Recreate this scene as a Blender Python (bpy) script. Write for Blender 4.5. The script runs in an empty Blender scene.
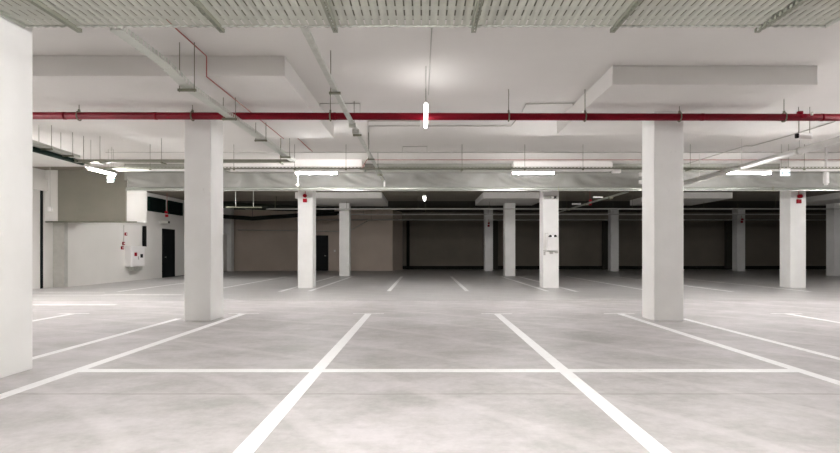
import bpy, bmesh, math, random
from mathutils import Vector, Matrix
random.seed(7)
S = bpy.context.scene
COL = S.collection

# ---------------------------------------------------------------- camera, world, exposure
CAMH = 1.25
cam_d = bpy.data.cameras.new('camera'); cam = bpy.data.objects.new('camera', cam_d); COL.objects.link(cam)
cam.location = (0, 0, CAMH); cam.rotation_euler = (math.radians(90), 0, 0)
cam_d.sensor_width = 36.0; cam_d.lens = 520.0/840.0*36.0
cam_d.shift_x = -4.0/840.0; cam_d.shift_y = 25.5/840.0
cam_d.clip_end = 200; cam_d.clip_start = 0.05
S.camera = cam
w = bpy.data.worlds.new('world'); S.world = w; w.use_nodes = True
w.node_tree.nodes['Background'].inputs[0].default_value = (0.5, 0.5, 0.5, 1)
w.node_tree.nodes['Background'].inputs[1].default_value = 0.0
S.view_settings.view_transform = 'Standard'; S.view_settings.look = 'None'
S.view_settings.gamma = 1.0; S.view_settings.use_curve_mapping = False
S.view_settings.exposure = 2.32
TUBE = 60.0            # radiance of the lit tubes
TUBE_COL = (1.0, 0.978, 0.975)
CEIL = 4.08

# ---------------------------------------------------------------- materials
def newmat(name):
    m = bpy.data.materials.new(name); m.use_nodes = True
    nt = m.node_tree; b = nt.nodes['Principled BSDF']
    return m, nt, b
def N(nt, t, **kw):
    n = nt.nodes.new(t)
    for k, v in kw.items(): setattr(n, k, v)
    return n
def posn(nt, scale=(1, 1, 1)):
    g = N(nt, 'ShaderNodeNewGeometry'); mp = N(nt, 'ShaderNodeMapping')
    mp.inputs['Scale'].default_value = scale
    nt.links.new(g.outputs['Position'], mp.inputs['Vector'])
    return mp.outputs['Vector']
def noise(nt, vec, scale, detail=4, rough=0.55):
    n = N(nt, 'ShaderNodeTexNoise'); n.inputs['Scale'].default_value = scale
    n.inputs['Detail'].default_value = detail; n.inputs['Roughness'].default_value = rough
    nt.links.new(vec, n.inputs['Vector']); return n.outputs['Fac']
def ramp(nt, fac, stops):
    r = N(nt, 'ShaderNodeValToRGB'); e = r.color_ramp.elements
    while len(e) < len(stops): e.new(0.5)
    for el, (p, c) in zip(e, stops): el.position = p; el.color = (*c, 1) if len(c) == 3 else c
    nt.links.new(fac, r.inputs['Fac']); return r.outputs['Color']
def mix(nt, fac, a, b, mode='MIX'):
    m = N(nt, 'ShaderNodeMix', data_type='RGBA', blend_type=mode)
    if isinstance(fac, (int, float)): m.inputs[0].default_value = fac
    else: nt.links.new(fac, m.inputs[0])
    for s, v in ((6, a), (7, b)):
        if isinstance(v, tuple): m.inputs[s].default_value = (*v, 1)
        else: nt.links.new(v, m.inputs[s])
    return m.outputs[2]
def math_(nt, op, a, b=None, c=None):
    m = N(nt, 'ShaderNodeMath', operation=op)
    for i, v in enumerate((a, b, c)):
        if v is None: continue
        if isinstance(v, (int, float)): m.inputs[i].default_value = v
        else: nt.links.new(v, m.inputs[i])
    return m.outputs[0]
def bump(nt, b, h, strength, dist=0.01):
    bp = N(nt, 'ShaderNodeBump'); bp.inputs['Strength'].default_value = strength; bp.inputs['Distance'].default_value = dist
    nt.links.new(h, bp.inputs['Height']); nt.links.new(bp.outputs['Normal'], b.inputs['Normal'])

def mottled(name, a, bcol, scale=1.2, rough=0.75, vary=(1, 1, 1), metal=0.0, bmp=0.15, fine=60, spec=None):
    m, nt, b = newmat(name); v = posn(nt, vary)
    n1 = noise(nt, v, scale, 5)
    nt.links.new(ramp(nt, n1, [(0.3, a), (0.7, bcol)]), b.inputs['Base Color'])
    b.inputs['Roughness'].default_value = rough; b.inputs['Metallic'].default_value = metal
    if spec is not None: b.inputs['Specular IOR Level'].default_value = spec
    if bmp: bump(nt, b, noise(nt, v, fine, 3), bmp, 0.004)
    return m

M = {}
M['ceiling'] = mottled('ceiling_paint', (0.68, 0.66, 0.63), (0.74, 0.72, 0.69), 0.5, 0.85)
M['wall'] = mottled('wall_paint', (0.66, 0.64, 0.60), (0.72, 0.70, 0.66), 0.6, 0.8)
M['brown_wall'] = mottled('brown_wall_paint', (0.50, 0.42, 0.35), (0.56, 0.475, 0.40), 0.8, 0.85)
M['taupe'] = mottled('bulkhead_render', (0.20, 0.19, 0.155), (0.235, 0.22, 0.18), 1.0, 0.9)
M['fabric'] = mottled('smoke_curtain_fabric', (0.23, 0.228, 0.208), (0.28, 0.277, 0.255), 1.5, 0.5, bmp=0.2)
M['beam'] = mottled('beam_paint', (0.28, 0.28, 0.25), (0.32, 0.32, 0.285), 1.0, 0.8)
M['white_metal'] = mottled('white_enamel', (0.76, 0.74, 0.72), (0.80, 0.78, 0.76), 3, 0.35, bmp=0)
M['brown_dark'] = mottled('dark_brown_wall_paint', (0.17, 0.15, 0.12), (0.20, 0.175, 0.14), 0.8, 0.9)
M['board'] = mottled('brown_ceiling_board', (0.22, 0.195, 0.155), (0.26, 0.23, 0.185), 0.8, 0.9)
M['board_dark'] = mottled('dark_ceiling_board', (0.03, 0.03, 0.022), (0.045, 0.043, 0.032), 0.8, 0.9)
M['galv'] = mottled('galvanised_steel', (0.50, 0.51, 0.46), (0.62, 0.63, 0.58), 9, 0.42, metal=0.6, bmp=0.1)
M['galv_dark'] = mottled('dull_steel', (0.16, 0.16, 0.11), (0.22, 0.22, 0.16), 6, 0.5, metal=0.5, bmp=0.1)
M['rail'] = mottled('brushed_rail', (0.46, 0.475, 0.43), (0.52, 0.535, 0.49), 4, 0.22, metal=0.5, bmp=0.0, vary=(0.2, 1, 1))
M['red'] = mottled('red_pipe_paint', (0.15, 0.001, 0.008), (0.19, 0.002, 0.012), 2.5, 0.55, bmp=0, spec=0.15)
M['red_small'] = mottled('red_device', (0.26, 0.005, 0.012), (0.30, 0.007, 0.016), 4, 0.4, bmp=0, spec=0.15)
M['red_cable'] = mottled('red_cable', (0.36, 0.10, 0.09), (0.42, 0.13, 0.11), 8, 0.5, bmp=0)
M['black'] = mottled('black_plastic', (0.003,)*3, (0.006,)*3, 4, 0.5, bmp=0, spec=0.15)
M['door'] = mottled('dark_door_paint', (0.002, 0.0035, 0.004), (0.004, 0.006, 0.007), 2, 0.5, bmp=0, spec=0.15)
M['green_pipe'] = mottled('dark_green_pipe', (0.003, 0.014, 0.010), (0.005, 0.020, 0.014), 4, 0.8, bmp=0, spec=0.15)
M['white_pipe'] = mottled('white_pipe', (0.48, 0.465, 0.44), (0.54, 0.525, 0.50), 3, 0.45, bmp=0)
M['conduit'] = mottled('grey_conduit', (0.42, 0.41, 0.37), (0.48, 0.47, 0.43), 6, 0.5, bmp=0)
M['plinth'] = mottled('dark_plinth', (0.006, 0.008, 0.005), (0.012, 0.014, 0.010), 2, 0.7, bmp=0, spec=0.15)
M['teal'] = mottled('teal_ink', (0.01, 0.12, 0.13), (0.012, 0.15, 0.16), 3, 0.5, bmp=0)

def pillar_mat():
    m, nt, b = newmat('pillar_plaster'); v = posn(nt)
    n1 = noise(nt, v, 1.6, 6); c = ramp(nt, n1, [(0.3, (0.75, 0.742, 0.715)), (0.7, (0.82, 0.812, 0.79))])
    n2 = noise(nt, posn(nt, (3, 3, 2)), 2.2, 8, 0.7)
    c = mix(nt, math_(nt, 'MULTIPLY', ramp(nt, n2, [(0.66, (0, 0, 0)), (0.74, (1, 1, 1))]), 0.3), c, (0.42, 0.39, 0.36))
    nt.links.new(c, b.inputs['Base Color']); b.inputs['Roughness'].default_value = 0.75
    bump(nt, b, noise(nt, v, 35, 4), 0.2, 0.004); return m
M['pillar'] = pillar_mat()

def floor_mat():
    m, nt, b = newmat('floor_concrete')
    v = posn(nt, (0.6, 0.9, 1)); v2 = posn(nt, (0.75, 1.0, 1)); v3 = posn(nt, (1, 1, 1))
    big = noise(nt, v, 0.55, 6, 0.6)
    c = ramp(nt, big, [(0.38, (0.36, 0.347, 0.33)), (0.5, (0.46, 0.44, 0.435)), (0.62, (0.55, 0.52, 0.525))])
    mid = noise(nt, v2, 1.9, 8, 0.7)
    c = mix(nt, 0.5, c, ramp(nt, mid, [(0.38, (0.27, 0.27, 0.247)), (0.5, (0.45, 0.432, 0.427)), (0.60, (0.60, 0.57, 0.577))]))
    blot = noise(nt, posn(nt, (0.8, 1.1, 1)), 1.1, 5, 0.65)
    c = mix(nt, ramp(nt, blot, [(0.53, (0, 0, 0)), (0.68, (0.45, 0.45, 0.45))]), c, (0.33, 0.325, 0.29))
    # construction joints: thin dark lines across the slab
    g = N(nt, 'ShaderNodeNewGeometry'); sp = N(nt, 'ShaderNodeSeparateXYZ'); nt.links.new(g.outputs['Position'], sp.inputs[0])
    wob = math_(nt, 'MULTIPLY', math_(nt, 'SUBTRACT', noise(nt, v3, 1.5, 3), 0.5), 0.05)
    yy = math_(nt, 'ADD', sp.outputs['Y'], wob)
    for jy, wdt, s in ((4.58, 0.018, 0.6), (13.55, 0.09, 0.8), (22.5, 0.05, 0.5)):
        d = math_(nt, 'ABSOLUTE', math_(nt, 'SUBTRACT', yy, jy))
        f = math_(nt, 'MULTIPLY', math_(nt, 'LESS_THAN', d, wdt), s)
        c = mix(nt, f, c, (0.24, 0.225, 0.20))
    # the far pour is greyer and more polished than the near one
    zone = math_(nt, 'GREATER_THAN', yy, 13.55)
    c = mix(nt, math_(nt, 'MULTIPLY', zone, 0.55), c, (0.40, 0.405, 0.385))
    # faint curved tyre scuffs
    rings = N(nt, 'ShaderNodeTexWave', wave_type='RINGS', rings_direction='Z'); rings.inputs['Scale'].default_value = 0.28
    rings.inputs['Distortion'].default_value = 2.5; rings.inputs['Detail'].default_value = 3
    mp = N(nt, 'ShaderNodeMapping'); mp.inputs['Location'].default_value = (9, 3, 0)
    nt.links.new(g.outputs['Position'], mp.inputs['Vector']); nt.links.new(mp.outputs['Vector'], rings.inputs['Vector'])
    sc = ramp(nt, rings.outputs['Fac'], [(0.93, (0, 0, 0)), (0.985, (0.22, 0.22, 0.22))])
    c = mix(nt, sc, c, (0.72, 0.68, 0.68))
    fine = noise(nt, v3, 14, 6, 0.7)
    c = mix(nt, 0.18, c, ramp(nt, fine, [(0.3, (0.3, 0.28, 0.27)), (0.7, (0.68, 0.64, 0.64))]))
    nt.links.new(c, b.inputs['Base Color'])
    r = ramp(nt, mid, [(0.3, (0.50,)*3), (0.7, (0.68,)*3)])
    nt.links.new(mix(nt, math_(nt, 'MULTIPLY', zone, 0.75), r, (0.30, 0.30, 0.30)), b.inputs['Roughness']); b.inputs['Specular IOR Level'].default_value = 0.4
    bump(nt, b, noise(nt, posn(nt, (0.6, 1.6, 1)), 5, 5, 0.6), 0.12, 0.01)
    return m
M['floor'] = floor_mat()

def paint_mat():
    m, nt, b = newmat('white_road_paint'); v = posn(nt)
    n = noise(nt, v, 9, 6, 0.7)
    c = ramp(nt, n, [(0.28, (0.70, 0.69, 0.68)), (0.42, (0.85, 0.845, 0.84)), (0.7, (0.88, 0.875, 0.87))])
    nt.links.new(c, b.inputs['Base Color']); b.inputs['Roughness'].default_value = 0.5; return m
M['paint'] = paint_mat()
def worn_and_streak_mat():
    m, nt, b = newmat('worn_road_paint'); v = posn(nt)
    n = noise(nt, v, 7, 6, 0.7)
    c = ramp(nt, n, [(0.34, (0.60, 0.58, 0.57)), (0.55, (0.82, 0.81, 0.80))])
    nt.links.new(c, b.inputs['Base Color']); b.inputs['Roughness'].default_value = 0.5; return m
M['worn'] = worn_and_streak_mat()

def perforated(name, axis, period_u, slot_u, period_v, slot_v, vaxis, base, metal=0.5, rough=0.4, off=0.0):
    """steel sheet with real (transparent) slots in world axes"""
    m, nt, b = newmat(name)
    v = posn(nt); b.inputs['Metallic'].default_value = metal; b.inputs['Roughness'].default_value = rough
    n1 = noise(nt, v, 5, 4)
    nt.links.new(ramp(nt, n1, [(0.3, tuple(k*0.9 for k in base)), (0.7, base)]), b.inputs['Base Color'])
    g = N(nt, 'ShaderNodeNewGeometry'); sp = N(nt, 'ShaderNodeSeparateXYZ'); nt.links.new(g.outputs['Position'], sp.inputs[0])
    u = math_(nt, 'FRACT', math_(nt, 'DIVIDE', math_(nt, 'ADD', sp.outputs[axis], 100.0+off), period_u))
    q = math_(nt, 'FRACT', math_(nt, 'DIVIDE', math_(nt, 'ADD', sp.outputs[vaxis], 100.0), period_v))
    fu = math_(nt, 'LESS_THAN', math_(nt, 'ABSOLUTE', math_(nt, 'SUBTRACT', u, 0.5)), slot_u/period_u/2)
    fv = math_(nt, 'LESS_THAN', math_(nt, 'ABSOLUTE', math_(nt, 'SUBTRACT', q, 0.5)), slot_v/period_v/2)
    hole = math_(nt, 'MULTIPLY', fu, fv)
    nt.links.new(math_(nt, 'SUBTRACT', 1.0, hole), b.inputs['Alpha'])
    return m
M['deck'] = perforated('perforated_deck_steel', 'X', 0.083, 0.015, 0.20, 0.13, 'Y', (0.58, 0.59, 0.52), 0.2, 0.55)
M['tray_y'] = perforated('perforated_tray_steel_lengthwise', 'Y', 0.08, 0.036, 0.150077, 0.026, 'X', (0.62, 0.64, 0.58), 0.35, 0.4)
M['rib'] = perforated('perforated_rib_steel', 'Y', 0.075, 0.04, 0.05, 0.016, 'X', (0.34, 0.35, 0.28), 0.4, 0.5)
M['tray_x'] = perforated('perforated_tray_steel_crosswise', 'X', 0.095, 0.048, 0.070173, 0.028, 'Z', (0.24, 0.24, 0.19), 0.3, 0.5)

def emis(name, col, s):
    m, nt, b = newmat(name); b.inputs['Base Color'].default_value = (0.9, 0.9, 0.9, 1)
    b.inputs['Emission Color'].default_value = (*col, 1); b.inputs['Emission Strength'].default_value = s; return m
M['tube'] = emis('lit_tube', TUBE_COL, TUBE)
M['tube_mid'] = emis('lit_tube_centre', TUBE_COL, 3.2)
M['tube_near'] = emis('lit_tube_near', (1.0, 0.975, 0.978), 35.0)
M['tube_strong'] = emis('lit_tube_curtain', TUBE_COL, 108.0)
M['tube_dim'] = emis('lit_tube_far_bay', TUBE_COL, 16.0)
M['tube_beam'] = emis('lit_tube_behind_beam', TUBE_COL, 65.0)
M['sign'] = emis('lit_sign_face', (0.82, 0.95, 1.0), 0.30)
M['led'] = emis('small_indicator', (1, 1, 1), 0.2)

# ---------------------------------------------------------------- mesh helpers
class MB:
    def __init__(s): s.bm = bmesh.new()
    def box(s, x0, x1, y0, y1, z0, z1, bev=0.0):
        tb = bmesh.new()
        vs = [tb.verts.new(p) for p in ((x0,y0,z0),(x1,y0,z0),(x1,y1,z0),(x0,y1,z0),(x0,y0,z1),(x1,y0,z1),(x1,y1,z1),(x0,y1,z1))]
        for f in ((0,3,2,1),(4,5,6,7),(0,1,5,4),(1,2,6,5),(2,3,7,6),(3,0,4,7)): tb.faces.new([vs[i] for i in f])
        if bev: bmesh.ops.bevel(tb, geom=tb.edges[:], offset=bev, segments=2, affect='EDGES', profile=0.5)
        s._merge(tb); return s
    def prism(s, pts, z0, z1):
        a = [s.bm.verts.new((p[0], p[1], z0)) for p in pts]; b = [s.bm.verts.new((p[0], p[1], z1)) for p in pts]
        n = len(pts); s.bm.faces.new(a[::-1]); s.bm.faces.new(b)
        for i in range(n): s.bm.faces.new((a[i], a[(i+1)%n], b[(i+1)%n], b[i]))
        return s
    def _merge(s, tb):
        me = bpy.data.meshes.new('tmp'); tb.to_mesh(me); tb.free(); s.bm.from_mesh(me); bpy.data.meshes.remove(me)
    def tube(s, pts, r, n=10, cap=True, sq=False):
        """swept round (or square) section along a polyline"""
        pts = [Vector(p) for p in pts]; rings = []
        for i, p in enumerate(pts):
            if i == 0: t = pts[1]-pts[0]
            elif i == len(pts)-1: t = pts[-1]-pts[-2]
            else: t = (pts[i+1]-p).normalized() + (p-pts[i-1]).normalized()
            t.normalize(); ref = Vector((0,0,1)) if abs(t.z) < 0.9 else Vector((0,1,0))
            u = t.cross(ref).normalized(); v = u.cross(t).normalized()
            rings.append([s.bm.verts.new(p + (u*math.cos(2*math.pi*k/n) + v*math.sin(2*math.pi*k/n))*r) for k in range(n)])
        for a, b in zip(rings, rings[1:]):
            for k in range(n):
                f = s.bm.faces.new((a[k], a[(k+1)%n], b[(k+1)%n], b[k])); f.smooth = n > 6
        if cap: s.bm.faces.new(rings[0]); s.bm.faces.new(rings[-1][::-1])
        return s
    def rbar(s, pts, wx, wz, up=Vector((0,0,1))):
        """rectangular section along a polyline"""
        pts = [Vector(p) for p in pts]; rings = []
        for i, p in enumerate(pts):
            t = (pts[min(i+1, len(pts)-1)]-pts[max(i-1, 0)]).normalized()
            u = t.cross(up).normalized(); v = u.cross(t).normalized()
            rings.append([s.bm.verts.new(p+u*a*wx/2+v*b*wz/2) for a, b in ((-1,-1),(1,-1),(1,1),(-1,1))])
        for a, b in zip(rings, rings[1:]):
            for k in range(4): s.bm.faces.new((a[k], a[(k+1)%4], b[(k+1)%4], b[k]))
        s.bm.faces.new(rings[0]); s.bm.faces.new(rings[-1][::-1]); return s
    def channel(s, pts, wdt, h, th=0.004, lip=0.0):
        """U tray, floor + two flanges, along a polyline running roughly level; pts are the bottom centre"""
        pts = [Vector(p) for p in pts]
        prof = [(-wdt/2+lip, h), (-wdt/2, h), (-wdt/2, 0), (wdt/2, 0), (wdt/2, h), (wdt/2-lip, h)] if lip else [(-wdt/2, h), (-wdt/2, 0), (wdt/2, 0), (wdt/2, h)]
        inner = [(x*(1-2*th/wdt) if x else 0, z+(th if z == 0 else 0)) for x, z in prof]
        loop = prof + inner[::-1]; rings = []
        for i, p in enumerate(pts):
            t = (pts[min(i+1, len(pts)-1)]-pts[max(i-1, 0)]).normalized()
            u = t.cross(Vector((0,0,1))).normalized(); v = u.cross(t).normalized()
            rings.append([s.bm.verts.new(p+u*a+v*b) for a, b in loop])
        n = len(loop)
        for a, b in zip(rings, rings[1:]):
            for k in range(n): s.bm.faces.new((a[k], a[(k+1)%n], b[(k+1)%n], b[k]))
        return s
    def build(s, name, mat, parent=None, smooth=False):
        bm = s.bm; bmesh.ops.recalc_face_normals(bm, faces=bm.faces[:])
        me = bpy.data.meshes.new(name)
        if parent is not None:
            p = parent; off = Vector((0,0,0))
            while p is not None: off += Vector(p.location); p = p.parent
            bmesh.ops.translate(bm, verts=bm.verts[:], vec=-off); loc = (0,0,0)
        else:
            xs = [v.co for v in bm.verts]; c = Vector((sum(v.x for v in xs)/len(xs), sum(v.y for v in xs)/len(xs), min(v.z for v in xs)))
            bmesh.ops.translate(bm, verts=bm.verts[:], vec=-c); loc = c
        bm.to_mesh(me); bm.free(); me.materials.append(mat)
        o = bpy.data.objects.new(name, me); o.location = loc; COL.objects.link(o)
        if parent is not None: o.parent = parent
        return o
def mbox(*a, **k): return MB().box(*a, **k)
def tag(o, label, cat, group=None, kind=None):
    o['label'] = label; o['category'] = cat
    if group: o['group'] = group
    if kind: o['kind'] = kind
    return o
def thing(name, loc, label, cat, group=None, kind=None):
    o = bpy.data.objects.new(name, None); o.location = loc; o.empty_display_size = 0.1; COL.objects.link(o)
    return tag(o, label, cat, group, kind)
def struct(o, label=None):
    o['kind'] = 'structure'
    if label: o['label'] = label
    return o

# ---------------------------------------------------------------- large structure
XL, XR, YB, YE = -13.1, 30.0, -9.0, 37.6
floor = struct(mbox(XL-0.3, XR+0.3, YB-0.3, YE+0.3, -0.25, 0).build('floor', M['floor']))
struct(mbox(XL-0.3, XR+0.3, YB-0.3, 17.25, CEIL, CEIL+0.3).build('ceiling', M['ceiling']))
struct(mbox(XL-0.3, XR+0.3, 17.25, 28.9, CEIL, CEIL+0.3).build('ceiling', M['board']))  # ceiling tone darkens in two steps towards the back
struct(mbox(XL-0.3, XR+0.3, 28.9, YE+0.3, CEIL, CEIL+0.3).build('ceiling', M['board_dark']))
struct(mbox(XL-0.3, XL, YB, YE, 0, CEIL).build('wall_left', M['wall']))
struct(mbox(XR, XR+0.3, YB, YE, 0, CEIL).build('wall_right', M['wall']))
struct(mbox(XL, XR, YB-0.3, YB, 0, CEIL).build('wall_behind_camera', M['wall']))
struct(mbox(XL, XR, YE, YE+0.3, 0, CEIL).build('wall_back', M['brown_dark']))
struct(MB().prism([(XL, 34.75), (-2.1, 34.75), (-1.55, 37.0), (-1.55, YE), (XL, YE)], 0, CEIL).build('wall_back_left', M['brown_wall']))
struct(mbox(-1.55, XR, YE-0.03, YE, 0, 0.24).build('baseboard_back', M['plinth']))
struct(mbox(XL, -12.72, 18.55, 34.7, 0, 2.42).build('wall_left_lower', M['wall']))
struct(mbox(-12.72, -12.69, 26.0-0.7, 34.0, 0, 0.02).build('trim_left', M['plinth']))

def door(n, x0, x1, y0, y1, z1, side):
    t = bpy.data.objects.new(f'door_{n}', None); t.location = ((x0+x1)/2, (y0+y1)/2, 0); COL.objects.link(t); t['kind'] = 'structure'
    if side == 'x':
        mbox(x0, x1, y0, y1, 0, z1).build('door_leaf', M['door'], t)
        f = MB(); f.box(x0, x1+0.02, y0-0.06, y0, 0, z1+0.06); f.box(x0, x1+0.02, y1, y1+0.06, 0, z1+0.06); f.box(x0, x1+0.02, y0, y1, z1, z1+0.06)
        f.build('door_frame', M['black'], t)
        MB().tube([(x1+0.03, y0+0.12, 1.0), (x1+0.03, y0+0.25, 1.0)], 0.012, 6).build('door_handle', M['galv'], t)
    else:
        mbox(x0, x1, y0, y1, 0, z1).build('door_leaf', M['door'], t)
        f = MB(); f.box(x0-0.06, x0, y0-0.02, y1, 0, z1+0.06); f.box(x1, x1+0.06, y0-0.02, y1, 0, z1+0.06); f.box(x0, x1, y0-0.02, y1, z1, z1+0.06)
        f.build('door_frame', M['black'], t)
        MB().tube([(x1-0.2, y0-0.04, 1.0), (x1-0.08, y0-0.04, 1.0)], 0.012, 6).build('door_handle', M['galv'], t)
    return t
for k, (a, b) in enumerate(((12.85, 13.45), (21.7, 22.5), (4.9, 5.3))):
    struct(mbox(a, b, YE-0.35, YE-0.03, 0, 3.5).build(f'trim_{k+1}', M['board_dark']))  # dark upright strips before the back wall
door(1, -12.72, -12.69, 25.3, 26.4, 2.33, 'x')
door(2, -7.25, -6.45, 34.70, 34.75, 2.3, 'y')

# painted bay markings and pale streaks: parts of the floor
def mark(x0, x1, y0, y1, mat='paint', z=0.002):
    m = MB(); ny = max(1, int((y1-y0)/1.0)); m.box(x0, x1, y0, y1, 0.0, z)
    return m.build('parking_line', M[mat], floor)
HW = 0.065
for x in (-3.66, -1.125, 1.475, 3.96): mark(x-HW, x+HW, 1.2, 10.5)
for x in (-4.6, 4.86): mark(x-0.055, x+0.055, 1.2, 9.75)
for x in (-7.1, 7.35): mark(x-HW, x+HW, 1.2, 10.5)
mark(-3.6, -1.19, 5.41, 5.55); mark(-1.06, 1.41, 5.41, 5.55); mark(1.54, 3.9, 5.41, 5.55)
for x in (-3.66, -1.125, 1.475, 3.96, -7.1, 7.35): mark(x-0.31, x+0.31, 10.50, 10.58, 'worn')
for x in (-9.65, -6.98, -4.55, -3.66, -1.125, 1.38, 3.94, 4.82, 7.28, 9.72, 12.2): mark(x-HW, x+HW, 16.6 if abs(x) < 4.3 else 16.4, 26.5)
mark(-9.6, -7.3, 12.25, 12.42, 'worn'); mark(-12.4, -9.9, 16.1, 16.24, 'worn'); mark(-9.4, -7.1, 15.1, 15.35, 'worn'); mark(-11.6, -9.2, 15.0, 15.1, 'worn')  # pale streaks across the floor at left

# downstand beam and the fabric smoke curtain below it
struct(mbox(-9.6, XR, 16.66, 17.25, 3.56, CEIL).build('trim_beam', M['beam']))
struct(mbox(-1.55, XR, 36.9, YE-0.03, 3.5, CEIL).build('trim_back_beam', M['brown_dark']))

# ---------------------------------------------------------------- pillars with their drop panels
def pillar(x0, x1, y0, y1, label, panel=None, z1=CEIL, group=None, drop=0.29, mat='pillar'):
    t = thing('pillar', ((x0+x1)/2, (y0+y1)/2, 0), label, 'pillar', group, 'thing')
    top = CEIL-drop if panel else z1
    mbox(x0, x1, y0, y1, 0, top, bev=0.012).build('shaft', M[mat], t)
    if panel:
        a, b, c, d = panel
        mbox(a, b, c, d, CEIL-drop, CEIL, bev=0.006).build('drop_panel', M['ceiling'], t)
    return t
pillar(-4.345, -3.865, 9.42, 10.02, 'square white pillar left of centre, in front, below the kinked cable tray', (-6.12, -2.01, 7.5, 11.6))
pillar(4.17, 4.705, 9.42, 9.95, 'square white pillar right of centre, in front, behind the red pipe', (2.86, 5.98, 7.9, 11.2))
pillar(-5.0, -4.18, 4.98, 5.56, 'massive near white pillar cut off by the left picture edge')
pillar(-4.38, -3.86, 18.05, 18.58, 'white pillar with red sounder, left of centre behind the smoke curtain', (-6.15, -1.9, 15.9, 20.1))
pillar(4.13, 4.68, 18.05, 18.6, 'white pillar carrying the twin spot emergency light, middle distance', (2.8, 5.9, 16.25, 19.6))
pillar(12.72, 13.26, 18.05, 18.6, 'white pillar with red sounder at right, middle distance', (11.4, 14.6, 16.25, 19.6))
pillar(-4.4, -3.88, 27.0, 27.55, 'grey-lit pillar behind and right of the left red sounder pillar', (-6.1, -2.0, 24.6, 28.9))
pillar(4.2, 4.74, 27.0, 27.55, 'grey-lit pillar just left of the twin spot light pillar', (2.8, 5.9, 24.6, 28.4))
pillar(12.6, 13.2, 27.0, 27.55, 'white pillar hidden behind the right front pillar', (11.25, 14.6, 24.6, 28.4))
pillar(21.3, 21.85, 27.0, 27.55, 'dim grey pillar at the right picture edge', (19.7, 23.1, 24.6, 28.4))
pillar(3.95, 4.48, 33.8, 34.35, 'dim far pillar before the dark back wall, left of two near centre, with small sounder')
pillar(12.15, 12.66, 33.8, 34.35, 'dim far pillar before the back wall, between the twin spot pillar and right front pillar')
pillar(20.36, 20.88, 33.8, 34.35, 'dim far pillar with sounder between the right front pillar and the right sounder pillar')
pillar(-13.0, -12.45, 33.6, 34.1, 'dim far pillar against the left end of the brown back wall')
pillar(-13.1, -12.7, 18.35, 18.55, 'shaded pilaster at the near end of the low white wall', z1=2.42, mat='conduit')  # grey colour stands in for the shade beneath the bulkhead

# bulkhead hung over the low left wall
t = thing('bulkhead', (-11.5, 18.6, 2.29), 'large taupe box bulkhead hanging over the low white wall at left', 'bulkhead')
mbox(-12.66, -10.32, 17.98, 18.06, 2.30, CEIL).build('front_panel', M['taupe'], t)
mbox(-12.66, -10.32, 18.06, 19.35, 2.33, CEIL, bev=0.0).build('box', M['wall'], t)
MB().tube([(-13.05, 17.93, 2.29), (-9.9, 17.93, 2.29)], 0.02, 8).build('edge_conduit', M['galv_dark'], t)
struct(mbox(XL, -12.67, 17.98, 18.35, 2.3, CEIL).build('wall_left_return', M['wall']))

# ---------------------------------------------------------------- smoke curtain
t = thing('smoke_curtain', (2, 16.55, 3.2), 'long grey-green fabric smoke curtain with bottom rail, hanging across the aisle', 'curtain')
m = MB(); nx, nz = 420, 14; X0, X1 = -9.45, 20.0; grid = []
def fold(x, u):
    # diagonal swags fanning from the fixing points
    s = 0.0
    for k in range(-4, 9):
        c = k*2.55; dx = x-c
        s += 0.055*math.exp(-(dx/0.9)**2)*math.sin(9*dx*(0.35+u) + 5*u + k)
    s += 0.012*math.sin(5.1*x + 6*u) * u + 0.008*math.sin(11.3*x-4*u)
    return s*(0.15+math.sin(math.pi*min(1, max(0, u)))*0.9)
for j in range(nz+1):
    u = j/nz; row = []
    for i in range(nx+1):
        x = X0+(X1-X0)*i/nx; row.append(m.bm.verts.new((x, 16.58-fold(x, u)-0.03, 3.25+0.53*u)))
    grid.append(row)
for j in range(nz):
    for i in range(nx):
        f = m.bm.faces.new((grid[j][i], grid[j][i+1], grid[j+1][i+1], grid[j+1][i])); f.smooth = True
o = m.build('curtain_fabric', M['fabric'], t); sd = o.modifiers.new('thickness', 'SOLIDIFY'); sd.thickness = 0.006
MB().tube([(X0, 16.52, 3.27), (X1, 16.52, 3.27)], 0.042, 16).build('roller_rail', M['rail'], t)
mbox(X0, X1, 16.47, 16.6, 3.195, 3.225, bev=0.006).build('bottom_bar', M['rail'], t)
for x in (-3.95, 4.25, 11.05):
    mbox(x-0.012, x+0.012, 16.45, 16.47, 3.19, 3.32).build('seam_clip', M['galv_dark'], t)

# ---------------------------------------------------------------- red sprinkler pipe
def pipe_y(x): return 8.97+(x+6)/12*0.10
t = thing('sprinkler_pipe', (0, 9.0, 3.60), 'long glossy red sprinkler pipe running across the whole picture', 'pipe')
ax, bx = -12.5, 16.0
MB().tube([(ax, pipe_y(ax), 3.60), (bx, pipe_y(bx), 3.60)], 0.062, 20).build('pipe_run', M['red'], t)
def collar(x, r=0.066, wd=0.05, mat='red'):
    MB().tube([(x-wd/2, pipe_y(x), 3.60), (x+wd/2, pipe_y(x), 3.60)], r, 18).build('coupling', M[mat], t)
for x in (-6.2, -4.63, -1.55, 4.85, 6.95, -9.5, 9.3): collar(x)
def hanger(x, ztop=CEIL, nut=True):
    h = MB(); y = pipe_y(x)
    pts = [(x, y+0.078*math.sin(a), 3.60+0.078*math.cos(a)) for a in [2*math.pi*k/16 for k in range(17)]]
    h.tube(pts, 0.012, 6)
    h.tube([(x, y, 3.67), (x, y, ztop)], 0.007, 6)
    h.box(x-0.014, x+0.014, y-0.014, y+0.014, 3.67, 3.71)
    h.build('pipe_hanger', M['galv_dark'], t)
for x, zt in ((-5.95, 3.79), (-4.0, 3.79), (-1.62, CEIL), (1.47, CEIL), (2.8, CEIL), (4.45, 3.79), (6.28, CEIL), (9.0, CEIL), (-8.6, CEIL)): hanger(x, zt)
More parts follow.
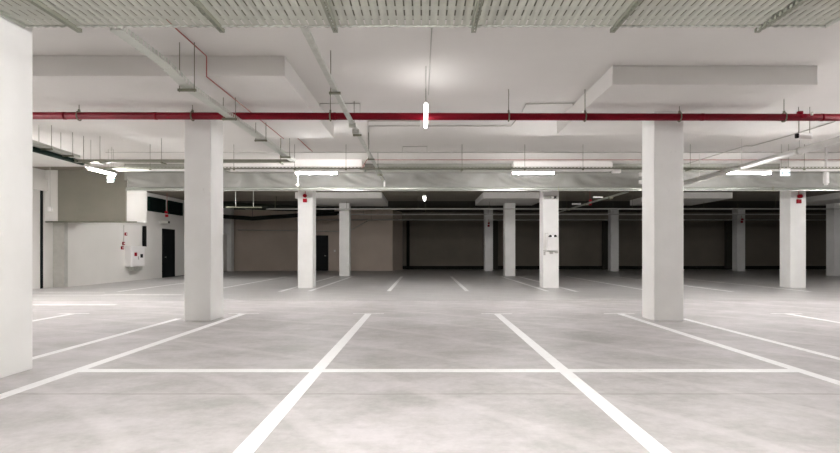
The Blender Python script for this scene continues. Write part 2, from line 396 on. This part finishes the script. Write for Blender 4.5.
MB().tube([(6.56, pipe_y(6.5), 3.60), (6.56, pipe_y(6.5), 3.70)], 0.05, 14).tube([(6.56, pipe_y(6.5)-0.12, 3.60), (6.56, pipe_y(6.5), 3.60)], 0.035, 12).build('valve', M['red'], t)
MB().tube([(6.64, 8.9, 3.59), (6.64, 8.9, 3.64)], 0.02, 8).build('drain_cap', M['galv'], t)

# ---------------------------------------------------------------- big perforated deck overhead
DZ = 3.60
t = thing('perforated_tray', (0, 4.8, DZ), 'very wide perforated ribbed steel tray overhead at the top of the picture', 'cable tray')
m = MB(); X0, X1 = -4.14, 4.16; per = 0.083; steps = int((X1-X0)/per*8); prev = None
ys = (2.6, 4.5, 5.0, 5.3, 5.37, 5.385)  # sheet runs back out of view, lengthened to shade the drop panel fronts
rows = []
for yi, y in enumerate(ys):
    row = []
    for i in range(steps+1):
        x = X0+(X1-X0)*i/steps
        z = DZ + 0.0025*math.cos(2*math.pi*(x+100)/per) + (0.0 if yi < 5 else 0.0)
        row.append(m.bm.verts.new((x, y, z)))
    rows.append(row)
for a, b in zip(rows, rows[1:]):
    for i in range(steps):
        f = m.bm.faces.new((a[i], a[i+1], b[i+1], b[i])); f.smooth = True
o = m.build('tray_sheet', M['deck'], t); sd = o.modifiers.new('thickness', 'SOLIDIFY'); sd.thickness = 0.003
m = MB()   # rolled and crimped far lip
n = int((X1-X0)/0.02)
m.tube([(X0+(X1-X0)*i/n, 5.392+0.006*math.sin(2*math.pi*i*0.02/0.083), DZ-0.008+0.010*math.sin(2*math.pi*i*0.02/0.083)) for i in range(n+1)], 0.012, 8)
m.build('rolled_lip', M['galv'], t)
m = MB(); m.box(X0-0.004, X0+0.004, 2.6, 5.39, DZ-0.03, DZ+0.06); m.build('side_flange', M['galv'], t)
m = MB(); m.box(X1-0.004, X1+0.004, 2.6, 5.39, DZ-0.03, DZ+0.06); m.build('side_flange', M['galv'], t)
mbox(X0+0.02, X1-0.02, 2.62, 5.36, DZ+0.045, DZ+0.05).build('tray_lid', M['galv_dark'], t)  # unseen sheet added above the slots to block light and darken them
for x in (-3.62, -2.12, -0.93, 0.52, 1.98, 3.5):
    b = MB(); b.channel([(x, 2.6, DZ-0.045), (x, 5.47, DZ-0.045)], 0.05, 0.04, lip=0.012)
    b.tube([(x, 4.1, DZ-0.02), (x, 4.1, CEIL)], 0.006, 6); b.tube([(x, 5.43, DZ-0.04), (x, 5.43, DZ+0.05)], 0.006, 6)
    b.build('support_rib', M['rib'], t)

# ---------------------------------------------------------------- cable trays
def add_tray(label, pts, wdt, h, mat, brackets=(), rods=True, name='cable_tray', lip=0.0, rail=True):
    t = thing(name, tuple(pts[0]), label, 'cable tray')
    MB().channel(pts, wdt, h, lip=lip).build('tray_body', M[mat], t)
    return t
def bracket(t, x, y, z, span, axis, ztop=CEIL, hmat='galv_dark', pair=True):
    b = MB()
    if axis == 'x': b.box(x-span/2, x+span/2, y-0.02, y+0.02, z-0.035, z-0.004); ends = [(x-span/2+0.02, y), (x+span/2-0.02, y)]
    else: b.box(x-0.02, x+0.02, y-span/2, y+span/2, z-0.035, z-0.004); ends = [(x, y-span/2+0.02), (x, y+span/2-0.02)]
    if not pair: ends = ends[:1]
    for ex, ey in ends: b.tube([(ex, ey, z-0.045), (ex, ey, ztop)], 0.006, 6)
    b.build('hanger', M[hmat], t)

# tray A with the kink under the left drop panel
t = add_tray('perforated cable tray that kinks down beneath the left drop panel', [(-3.2, 5.41, 3.555), (-3.2, 6.35, 3.555), (-3.21, 6.5, 3.545), (-3.19, 6.90, 3.475), (-3.19, 7.05, 3.46), (-3.2, 12.7, 3.46)], 0.15, 0.055, 'tray_y', lip=0.012)
MB().channel([(-3.2, 5.41, 3.556), (-3.2, 6.35, 3.556)], 0.03, 0.006).build('inner_strip', M['galv'], t)
for y, zt in ((7.02, CEIL), (8.55, 3.79), (10.2, 3.79), (12.0, CEIL)): bracket(t, -3.2, y, 3.455, 0.24, 'x', zt)
m = MB()
for k, dx in enumerate((-0.03, 0.0, 0.03)): m.tube([(-3.2+dx, 5.41, 3.575), (-3.2+dx, 6.4, 3.572), (-3.2+dx, 6.98, 3.48), (-3.2+dx, 12.7, 3.478)], 0.012, 8)
m.build('cable', M['conduit'], t); 
# tray B, narrow, towards the centre
t = add_tray('narrow straight galvanised tray running from overhead to the curtain, left of centre', [(-1.25, 5.40, 3.575), (-1.25, 8.4, 3.47), (-1.25, 16.3, 3.46)], 0.07, 0.04, 'galv', lip=0.01)
MB().rbar([(-1.25, 5.41, 3.60), (-1.25, 8.4, 3.495), (-1.25, 16.2, 3.485)], 0.05, 0.02).build('cover', M['white_metal'], t)
for y, zt in ((7.3, CEIL), (9.75, CEIL), (12.3, CEIL), (14.8, CEIL)): bracket(t, -1.25, y, 3.50 if y < 8 else 3.46, 0.16, 'x', zt, pair=False)
for y in (9.05, 9.5):
    mbox(-1.31, -1.19, y, y+0.05, 3.42, 3.5).build('joint_clip', M['galv'], t)
MB().tube([(-1.25, 16.3, 3.50), (-1.25, 16.38, 3.46), (-1.25, 16.38, 3.30)], 0.03, 10).build('cable_drop', M['white_metal'], t)
# cross trays
t = add_tray('short dark perforated cross tray ending at the kinked tray, nearer of two', [(-8.6, 12.78, 3.45), (-3.2, 12.78, 3.45)], 0.16, 0.065, 'tray_x')
for x in (-8.3, -7.9, -6.4, -5.15, -3.5): bracket(t, x, 12.78, 3.45, 0.24, 'y', CEIL, pair=False)
t = add_tray('long perforated cross tray hanging just before the smoke curtain', [(-8.6, 13.78, 3.44), (17.0, 13.78, 3.44)], 0.18, 0.055, 'tray_x')
for x in (-7.2, -5.0, -3.4, -2.05, 1.0, 2.65, 4.18, 6.2, 7.0, 10.0, 13.0): bracket(t, x, 13.78, 3.44, 0.26, 'y', CEIL, pair=False)
t = add_tray('cable tray beside the dark green pipe at upper left', [(-8.45, 6.0, 3.74), (-8.45, 12.6, 3.53)], 0.24, 0.06, 'tray_y')
for y in (9.3, 10.3, 11.6, 12.3): bracket(t, -8.45, y, 3.74-(y-6)*0.0318, 0.32, 'x', CEIL)
o = MB().tube([(-8.62, 5.5, 3.60), (-8.60, 13.1, 3.49)], 0.06, 16).build('drain_pipe', M['green_pipe'])
tag(o, 'dark green pipe running away from us at upper left', 'pipe')
# tray in the far bay with little boxes
t = add_tray('dim cable tray receding beyond the curtain, right of centre', [(7.35, 18.8, 3.40), (7.35, 28.5, 3.40)], 0.1, 0.05, 'galv')
for y in (20.5, 23.5, 26.5): bracket(t, 7.35, y, 3.4, 0.18, 'x', CEIL, pair=False)
for y, x in ((21.2, 7.2), (24.2, 7.2), (27.0, 7.2)):
    o = mbox(x-0.3, x+0.1, y, y+0.07, 3.455, 3.52, bev=0.008).build('junction_box', M['white_metal'])
    tag(o, {21.2: 'small white box on the far tray, nearest of three', 24.2: 'small white box on the far tray, middle of three', 27.0: 'small white box on the far tray, farthest of three'}[y], 'box', 'boxes on the far tray')

# white pipe at right, along depth
t = thing('drain_pipe', (7.93, 9, 3.38), 'fat white drain pipe slanting from the right edge towards the curtain', 'pipe')
MB().tube([(7.93, 3.0, 3.42), (7.95, 16.3, 3.36)], 0.07, 18).build('pipe_run', M['white_pipe'], t)
for y in (6.0, 9.2, 11.0, 13.0, 15.0):
    z = 3.42-(y-3)*0.0045; m = MB(); m.tube([(7.94, y-0.03, z), (7.94, y+0.03, z)], 0.082, 16); m.tube([(7.94, y, z+0.07), (7.94, y, CEIL)], 0.006, 6); m.build('pipe_clamp', M['conduit'], t)

# conduits fixed to the soffit: list of (label, mat, radius, points)
def cz(px, py, z=CEIL-0.012):          # a survey point on the soffit
    d = (z-CAMH)*520.0/(252.0-py); return ((px-424.0)*d/520.0, d, z)
def conduit(label, mat, r, pts, cat='conduit', name='conduit'):
    o = MB().tube(pts, r, 8).build(name, M[mat]); return tag(o, label, cat)
conduit('thin pale conduit crossing the ceiling just before the smoke curtain', 'conduit', 0.010, [(-9.0, 14.7, CEIL-0.012), (18, 14.7, CEIL-0.012)])
conduit('thin red cable crossing the ceiling close above the long cross tray', 'red_cable', 0.010, [(-4.5, 15.85, CEIL-0.3), (-1.9, 15.85, CEIL-0.3), (-1.75, 15.9, CEIL-0.012), (2.7, 15.9, CEIL-0.012), (18, 15.9, CEIL-0.012)], 'cable', 'alarm_cable')
conduit('red alarm cable clipped along the ceiling and under the left drop panel', 'red_cable', 0.009,
        [(-3.13, 5.0, CEIL-0.01), (-3.13, 7.47, CEIL-0.01), (-3.13, 7.485, CEIL-0.03), (-3.13, 7.485, 3.775), (-3.13, 7.51, 3.775), (-3.13, 11.58, 3.775), (-3.13, 11.62, 3.8), (-3.13, 11.62, CEIL-0.01), (-3.13, 14.6, CEIL-0.01)], 'cable', 'alarm_cable')
conduit('grey conduit loop on the ceiling above the narrow tray', 'conduit', 0.009, [cz(320, 126), cz(320, 103.5), cz(360, 103.5), cz(360, 121)])
conduit('grey conduit loop beside the right drop panel', 'conduit', 0.009, [cz(522, 112), cz(526, 104), cz(573, 103.2), cz(574, 114)])
conduit('grey conduit running to the ceiling light from the right', 'conduit', 0.009, [cz(427.5, 126), cz(511, 126), cz(516, 120)])
conduit('grey conduit running to the ceiling light from the left, upper of two', 'conduit', 0.008, [cz(368, 140), cz(368, 121), cz(420, 121)])
conduit('grey conduit running to the ceiling light from the left, lower of two', 'conduit', 0.008, [cz(369, 145), cz(369, 126), cz(420, 126)])
conduit('short grey conduit stub on the ceiling left of centre axis', 'conduit', 0.008, [cz(402, 152), cz(403, 146.5), cz(427, 146.5), cz(427, 152)])
conduit('grey conduit slanting over the ceiling right of the front pillar', 'conduit', 0.012, [cz(686, 164), cz(745, 146), cz(752, 146), cz(790, 135.5), cz(835, 121.5)])
conduit('thin conduit from overhead down to the middle tube light', 'conduit', 0.007, [cz(432, 25), cz(430, 60), cz(428.5, 95)])
conduit('short red conduit on the ceiling beyond the left panel', 'red_cable', 0.010, [cz(301, 141), cz(310, 150)], 'cable', 'alarm_cable')

# ---------------------------------------------------------------- tube lights
def tube_light(name, label, c, axis, L, mat='tube', ztop=None, group=None, r=0.021, body=True):
    t = thing(name, c, label, 'light', group)
    x, y, z = c; e = L/2
    if axis == 'x': a, b = (x-e, y, z), (x+e, y, z)
    else: a, b = (x, y-e, z), (x, y+e, z)
    MB().tube([a, b], r, 14).build('tube', M[mat], t)
    if body:
        m = MB()
        if axis == 'x': m.box(x-e-0.03, x+e+0.03, y-0.07, y+0.07, z+r+0.004, z+r+0.04, bev=0.006)
        else: m.box(x-0.07, x+0.07, y-e-0.03, y+e+0.03, z+r+0.004, z+r+0.04, bev=0.006)
        m.build('housing', M['white_metal'], t)
        for p, s in ((a, -1), (b, 1)):
            m = MB()
            if axis == 'x': m.box(p[0]+(0 if s > 0 else -0.03), p[0]+(0.03 if s > 0 else 0), y-0.026, y+0.026, z-0.026, z+r+0.01)
            else: m.box(x-0.026, x+0.026, p[1]+(0 if s > 0 else -0.03), p[1]+(0.03 if s > 0 else 0), z-0.026, z+r+0.01)
            m.build('end_cap', M['white_metal'], t)
    if ztop:
        for q in (-0.4, 0.4):
            px, py = (x+q*L, y) if axis == 'x' else (x, y+q*L)
            m = MB().tube([(px, py, z+r-0.002), (px, py, ztop)], 0.004, 6)
            m.build('suspension_wire', M['galv_dark'], t)
    return t
tube_light('tube_light', 'bright tube light seen end on in front of the red pipe', (0.03, 8.45, 3.45), 'y', 1.35, 'tube_mid', ztop=CEIL, r=0.030, body=False)
tube_light('tube_light', 'lit tube light on the curtain, left of the narrow tray', (-2.84, 13.72, 3.325), 'x', 1.07, 'tube_strong')
tube_light('tube_light', 'lit tube light above the twin spot light pillar', (2.88, 13.72, 3.325), 'x', 1.07, 'tube_strong')
tube_light('tube_light', 'lit tube light at right beside the exit sign', (8.56, 13.72, 3.325), 'x', 1.13, 'tube_strong')
tube_light('tube_light', 'slanting lit tube light at far left before the taupe bulkhead', (-8.4, 13.55, 3.335), 'y', 1.1, 'tube_strong', ztop=CEIL)
tube_light('tube_light', 'small distant lit tube beyond the curtain, at centre', (0.02, 21.2, 3.42), 'y', 1.3, 'tube_dim', ztop=CEIL)
# added unseen tube lights beside and above the camera, brightening the aisle
for (x, y), where in zip(((-9.6, 8.4), (9.6, 8.2), (12.4, 10.8), (-11.9, 12.6), (-2.0, 3.3), (2.0, 3.3), (0.0, 2.4), (-1.4, 1.6), (1.4, 1.6), (-10.0, 5.0), (10.0, 5.0)),
        ['left side aisle, beside the near pillar', 'right side aisle, level with the red pipe', 'far right aisle, beyond the red pipe', 'far left aisle, hidden by the near pillar', 'overhead left, just before the big perforated tray', 'overhead right, just before the big perforated tray', 'overhead on the centre axis', 'overhead just left of the viewpoint', 'overhead just right of the viewpoint', 'left side aisle, nearest the viewpoint', 'right side aisle, nearest the viewpoint']):
    tube_light('tube_light', 'unseen tube light, '+where, (x, y, 3.28), 'y', 1.35, 'tube_near' if y < 5.5 else 'tube_strong', ztop=CEIL, group='tube lights outside the frame', body=y > 5.5)

for x in (-8.6, 0.2, 8.6, 17.0):
    tube_light('tube_light', {-8.6: 'leftmost', 0.2: 'second from left', 8.6: 'third from left', 17.0: 'rightmost'}[x] + ' of four tube lights hidden behind the beam', (x, 17.75, 3.66), 'x', 1.3, 'tube_beam', ztop=CEIL, group='tube lights hidden behind the beam')  # lamps added out of view to brighten the floor beyond the beam
tube_light('tube_light', 'tube light outside the frame at right', (14.6, 13.72, 3.325), 'x', 1.1, 'tube_strong', ztop=CEIL)  # lamp added out of view to light the aisle from the right

tube_light('tube_light', 'tube light hidden behind the left front pillar', (-8.9, 21.7, 3.42), 'y', 1.1, 'tube_strong', ztop=CEIL)  # lamp added behind the pillar to brighten the low left wall

# trunking that carries the curtain lights
for x0, x1, lab in ((-5.1, -1.7, 'white light trunking left, running beside the left curtain tube'), (2.3, 4.95, 'white light trunking above the twin spot pillar'),
                    (8.0, 12.4, 'white light trunking at right, running behind the exit sign'), (-8.1, -5.9, 'white light trunking at far left beside the front pillar')):
    o = mbox(x0, x1, 13.69, 13.77, 3.388, 3.43, bev=0.005).build('light_trunking', M['white_metal']); tag(o, lab, 'trunking')

# ---------------------------------------------------------------- small fittings
def exit_sign(x, y, z, label, wd=0.27, hg=0.15):
    t = thing('exit_sign', (x, y, z), label, 'sign')
    mbox(x-wd/2, x+wd/2, y-0.02, y+0.03, z+hg, z+hg+0.05, bev=0.006).build('housing', M['white_metal'], t)
    mbox(x-wd/2+0.01, x+wd/2-0.01, y-0.008, y+0.008, z, z+hg).build('panel', M['sign'], t)
    m = MB(); yy = y-0.011
    m.box(x+0.02, x+0.09, yy-0.002, yy, z+0.065, z+0.085)                       # arrow shaft
    m.prism([(x-0.0, yy-0.002), (x+0.0001, yy-0.002), (x+0.0001, yy), (x, yy)], z, z+0.001)
    for k in range(5): m.box(x+0.085+0.007*k, x+0.092+0.007*k, yy-0.002, yy, z+0.042+0.006*k, z+0.108-0.006*k)
    m.tube([(x-0.06, yy, z+0.122), (x-0.06, yy-0.002, z+0.122)], 0.013, 10)     # running figure
    m.rbar([(x-0.065, yy, z+0.105), (x-0.075, yy, z+0.06)], 0.002, 0.025)
    m.rbar([(x-0.075, yy, z+0.06), (x-0.05, yy, z+0.04), (x-0.055, yy, z+0.012)], 0.002, 0.014)
    m.rbar([(x-0.078, yy, z+0.06), (x-0.10, yy, z+0.03)], 0.002, 0.014)
    m.rbar([(x-0.065, yy, z+0.10), (x-0.035, yy, z+0.08)], 0.002, 0.011)
    m.build('pictogram', M['teal'], t)
    for q in (-0.35, 0.35): MB().tube([(x+q*wd, y+0.01, z+hg+0.04), (x+q*wd, y+0.01, CEIL)], 0.004, 6).build('suspension_wire', M['galv_dark'], t)
    return t
exit_sign(9.48, 13.65, 3.25, 'small lit exit sign hanging right of the right tube light')
exit_sign(-8.62, 14.3, 3.17, 'small lit exit sign under the slanting left tube light', 0.2, 0.1)
def box_light(x, y, z, wd, label, name='emergency_lamp', mat='white_metal', rodz=None):
    t = thing(name, (x, y, z), label, 'emergency light')
    mbox(x-wd/2, x+wd/2, y-0.05, y+0.05, z, z+0.10, bev=0.02).build('diffuser', M[mat], t)
    mbox(x-wd/2-0.015, x+wd/2+0.015, y-0.03, y+0.055, z+0.10, z+0.125, bev=0.005).build('base', M['white_metal'], t)
    if rodz:
        for s in (-1, 1): MB().tube([(x+s*wd*0.42, y, z+0.12), (x+s*wd*0.42, y, rodz)], 0.006, 6).build('rod', M['galv_dark'], t)
    return t
box_light(5.08, 13.75, 3.335, 0.24, 'small white emergency light at the right end of the middle trunking')
t = box_light(7.42, 10.15, 3.44, 0.26, 'white emergency light hung on rods below the red pipe, far right', rodz=CEIL)
mbox(7.25, 7.30, 10.11, 10.18, 3.47, 3.56, bev=0.01).build('junction_block', M['black'], t)
for y, z, l in ((13.9, 3.32, 'upper small white box on the near side of the right front pillar, by the curtain'), (13.9, 3.12, 'lower small white box on the near side of the right front pillar, by the curtain')):
    t = thing('detector_box', (5.82, y, z), l, 'detector', 'white boxes left of the right front pillar')
    mbox(5.75, 5.9, y-0.04, y+0.04, z-0.05, z+0.05, bev=0.012).build('casing', M['white_metal'], t)
    MB().tube([(5.82, y, z+0.05), (5.82, y, CEIL if z > 3.2 else 3.27)], 0.008, 6).build('drop_conduit', M['conduit'], t)
t = thing('dome_camera', (10.75, 13.9, 3.05), 'white vertical camera fitting hanging before the curtain at far right', 'camera')
MB().tube([(10.75, 13.9, CEIL), (10.75, 13.9, 3.15)], 0.028, 12).build('stem', M['white_metal'], t)
mbox(10.70, 10.80, 13.84, 13.96, 3.08, 3.40, bev=0.02).build('housing', M['white_metal'], t)
MB().tube([(10.75, 13.9, 3.12), (10.75, 13.9, 3.07), (10.75, 13.9, 3.04)], 0.045, 14).build('dome', M['white_metal'], t)
t = thing('junction_box', (-3.36, 13.85, 3.1), 'thin white drop conduit with box left of the left curtain tube', 'conduit')
MB().tube([(-3.36, 13.85, 3.44), (-3.36, 13.85, 3.02)], 0.009, 8).build('drop', M['white_metal'], t)
mbox(-3.39, -3.33, 13.82, 13.88, 3.0, 3.06, bev=0.01).build('box', M['white_metal'], t)

def sounder(x, y, z, label, mat='red_small', s=1.0, drop=None):
    t = thing('alarm_sounder', (x, y, z), label, 'alarm')
    mbox(x-0.05*s, x+0.05*s, y-0.03, y, z+0.13*s, z+0.20*s, bev=0.01).build('back_box', M[mat], t)
    MB().tube([(x, y-0.12, z+0.165*s), (x, y-0.03, z+0.165*s)], 0.065*s, 16).build('horn', M[mat], t)
    mbox(x-0.075*s, x+0.065*s, y-0.06, y, z-0.06*s, z+0.07*s, bev=0.012).build('call_point', M[mat], t)
    MB().tube([(x, y-0.012, z+0.2*s), (x, y-0.012, drop or z+0.42*s)], 0.012, 6).build('conduit_drop', M['red_cable'], t)
    return t
sounder(-4.12, 18.05, 3.03, 'red alarm sounder high on the left middle-distance pillar')
sounder(13.0, 18.05, 3.0, 'red alarm sounder high on the right middle-distance pillar', s=1.08)
sounder(4.2, 33.81, 2.95, 'tiny dark red sounder on the far pillar near centre')
sounder(20.65, 33.81, 3.2, 'tiny dark red sounder on the far pillar at right')
sounder(7.75, 24.3, 3.48, 'dark red sounder hanging beyond the curtain by the receding tray', drop=CEIL)
# conduit box on the middle pillar with emergency twin light
t = thing('twin_spot_light', (4.45, 18.0, 2.4), 'white emergency unit with two dark spot heads on the middle pillar', 'emergency light')
mbox(4.28, 4.60, 17.93, 18.05, 1.30, 1.74, bev=0.012).build('battery_case', M['white_metal'], t)
mbox(4.30, 4.58, 17.93, 18.0, 1.77, 1.80).build('lamp_bar', M['galv_dark'], t)
for s in (-1, 1):
    sp = MB().tube([(4.43+s*0.085, 17.84, 1.80), (4.43+s*0.085, 17.93, 1.80)], 0.036, 14).build('spot_head', M['black'], t)
mbox(4.41, 4.47, 17.9, 17.93, 1.76, 1.82).build('indicator', M['led'], t)
m = MB(); m.tube([(4.14, 18.03, 1.30), (4.66, 18.03, 1.24)], 0.012, 6); m.box(4.15, 4.20, 17.98, 18.05, 1.14, 1.26); m.box(4.36, 4.46, 17.96, 18.05, 1.18, 1.28); m.box(4.55, 4.62, 17.97, 18.05, 1.21, 1.27)
m.build('socket_strip', M['conduit'], t)
MB().tube([(4.2, 18.03, 1.2), (4.2, 18.03, 1.9), (4.3, 18.03, 1.9)], 0.008, 6).build('feed_conduit', M['conduit'], t)
t = thing('pillar_camera', (4.5, 18.0, 3.13), 'small camera on a grey plate atop the twin spot light pillar', 'camera')
mbox(4.16, 4.62, 18.0, 18.05, 3.08, 3.2).build('mounting_plate', M['conduit'], t)
mbox(4.4, 4.47, 17.86, 18.0, 3.1, 3.17, bev=0.01).build('camera_body', M['white_metal'], t)
MB().tube([(4.5, 17.84, 3.13), (4.5, 17.95, 3.13)], 0.035, 12).build('lens', M['black'], t)

# ---------------------------------------------------------------- left wall fittings
WX = -12.72
t = thing('hose_cabinet', (WX, 23.4, 0.62), 'white fire hose cabinet with red and black symbols on the low left wall', 'cabinet')
mbox(WX, WX+0.26, 22.1, 23.2, 0.62, 1.50, bev=0.01).build('cabinet_body', M['white_metal'], t)
d_ = mbox(WX+0.26, WX+0.275, 22.14, 23.16, 0.66, 1.46, bev=0.004).build('cabinet_door', M['white_metal'], t)
mbox(WX+0.275, WX+0.28, 22.35, 22.55, 1.07, 1.23).build('red_symbol', M['red_small'], d_)
mbox(WX+0.275, WX+0.28, 22.82, 23.02, 1.0, 1.16).build('dark_symbol', M['black'], d_)
mbox(WX+0.275, WX+0.29, 22.62, 22.70, 0.92, 1.06).build('latch', M['conduit'], d_)
o = mbox(WX, WX+0.22, 22.35, 23.1, 0.44, 0.60, bev=0.008).build('cable_box', M['galv']); tag(o, 'small grey box under the white fire hose cabinet', 'box')
for y, z, l in ((22.15, 1.95, 'red call point on the low wall, topmost of three above the cabinet'), (21.98, 1.55, 'red call point on the low wall, middle of three'), (21.88, 1.36, 'red call point on the low wall beside the cabinet corner, lowest')):
    t = thing('call_point', (WX, y, z), l, 'alarm', 'red call points by the hose cabinet')
    mbox(WX, WX+0.05, y-0.07, y+0.07, z, z+0.13, bev=0.01).build('box', M['red_small'], t)
    mbox(WX+0.05, WX+0.055, y-0.035, y+0.035, z+0.04, z+0.09).build('press_plate', M['white_metal'], t)
conduit('thin conduit dropping from the bulkhead to the red call points', 'conduit', 0.012, [(WX+0.02, 22.0, 2.40), (WX+0.02, 22.0, 1.5)])
o = MB().tube([(WX+0.09, 23.5, 2.42), (WX+0.09, 23.5, 1.5)], 0.085, 12).build('downpipe', M['black']); tag(o, 'short black vertical pipe beside the fire hose cabinet', 'pipe')
o = MB().box(XL, XL+0.04, 17.74, 17.84, 0, 3.35, bev=0.01).build('downpipe', M['door']); tag(o, 'tall thin black vertical strip on the left wall', 'pipe')
m = MB(); m.box(XL, XL+0.10, 16.6, 18.0, 3.35, 3.75); o = m.build('lintel_box', M['wall']); tag(o, 'pale lintel box above the tall black strip', 'lintel')
t = thing('pendant_switch', (-12.6, 17.2, 2.0), 'small white pull switch hanging on a cord before the left wall', 'switch')
MB().tube([(-12.44, 17.3, CEIL), (-12.44, 17.3, 2.75)], 0.01, 6).build('cord', M['conduit'], t)
mbox(-12.5, -12.38, 17.25, 17.35, 2.6, 2.76, bev=0.02).build('handle', M['white_metal'], t)
for y0, y1, l in ((24.65, 26.15, 'dark green louvre panel high on the left wall, nearer of two'), (26.5, 28.0, 'dark green louvre panel high on the left wall, farther of two')):
    t = thing('louvre', (XL, (y0+y1)/2, 3.2), l, 'louvre', 'dark louvres high on the left wall')
    mbox(XL, XL+0.05, y0, y1, 3.22, 3.86).build('backing', M['door'], t)
    f = MB()
    for k in range(7): z = 3.27+k*0.085; f.rbar([(XL+0.07, y0+0.04, z), (XL+0.07, y1-0.04, z)], 0.06, 0.012)
    f.build('slats', M['green_pipe'], t)
    f = MB(); f.box(XL, XL+0.11, y0, y1, 3.2, 3.24); f.box(XL, XL+0.11, y0, y1, 3.84, 3.88); f.box(XL, XL+0.11, y0-0.02, y0+0.03, 3.2, 3.88); f.box(XL, XL+0.11, y1-0.03, y1+0.02, 3.2, 3.88)
    f.build('frame', M['green_pipe'], t)
t = thing('door_sign', (WX, 25.8, 2.55), 'small dark sign plate above the dark left door', 'sign')
mbox(XL, WX+0.03, 25.75, 25.98, 2.66, 2.80).build('plate', M['conduit'], t); mbox(WX+0.03, WX+0.034, 25.78, 25.95, 2.68, 2.78).build('symbol', M['black'], t)
sounder(-12.3, 24.9, 2.98, 'red alarm sounder hanging near the louvres at left', drop=CEIL)

# pipes in the far bay, across the picture
for i, (y, z, r, l) in enumerate(((26.2, 3.42, 0.030, 'thin pale pipe crossing the dark far bay, nearest and topmost of three'),
                    (30.0, 3.42, 0.034, 'thin pale pipe crossing the dark far bay, middle of three'),
                    (35.0, 3.38, 0.040, 'thin pale pipe crossing the dark far bay, lowest of three'))):
    x0 = (-9.0, -5.0, -8.6)[i]
    t = thing('sprinkler_branch', (x0, y, z), l, 'pipe', 'thin pipes across the far bay')
    if i == 2: y = 34.5
    MB().tube([(x0, y, z), (28.0, y, z)], r, 10).build('pipe_run', M['white_pipe'], t)
    for k in range(9):
        x = x0+1.5+k*3.6; MB().tube([(x, y, z), (x, y, CEIL)], 0.008, 6).build('hanger_rod', M['galv_dark'], t)
o = MB().tube([(-10.6, 25.6, 3.62), (-7.5, 26.4, 3.50), (-5.0, 28.6, 3.58)], 0.16, 12).tube([(-7.5, 26.4, 3.5), (-7.5, 26.4, CEIL)], 0.01, 6).build('air_duct', M['plinth']); tag(o, 'dark sagging flexible duct at the left of the far bay', 'duct')
o = MB().tube([(-12.3, 30.0, 3.35), (-10.0, 30.3, 3.2), (-6.8, 30.5, 3.45), (-4.8, 30.8, 3.55)], 0.12, 12).tube([(-10, 30.3, 3.2), (-10, 30.3, CEIL)], 0.01, 6).build('air_duct', M['plinth']); tag(o, 'second dark duct behind the sagging flexible duct', 'duct')
o = MB().tube([(-12.4, 34.66, 2.72), (-5.2, 34.66, 2.62), (-4.9, 34.66, 2.7), (-3.7, 34.66, 3.35)], 0.03, 8).build('conduit', M['conduit']); tag(o, 'conduit along the brown back wall that turns up at its right end', 'conduit')
o = MB().tube([(-1.15, YE-0.12, 0), (-1.15, YE-0.12, CEIL)], 0.11, 12).build('downpipe', M['plinth']); tag(o, 'dark downpipe in the corner of the back wall near centre', 'pipe')
o = mbox(-6.02, -5.9, 34.68, 34.75, 1.25, 1.4, bev=0.01).build('light_switch', M['white_metal']); tag(o, 'tiny pale switch right of the dark back door', 'switch')
for x, y, l in ((-6.95, 19.2, 'thin rod pair holding tray at left behind the curtain, left one'), (-6.3, 19.2, 'thin rod at left behind the curtain, right one')):
    o = MB().tube([(x, y, 2.85+0.05), (x, y, CEIL)], 0.01, 6).build('hanging_rod', M['galv']); tag(o, l, 'rod', 'rods behind the curtain')
t = add_tray('short dark tray held by two rods behind the curtain at left', [(-7.3, 19.2, 2.88), (-6.0, 19.2, 2.88)], 0.1, 0.04, 'galv_dark')
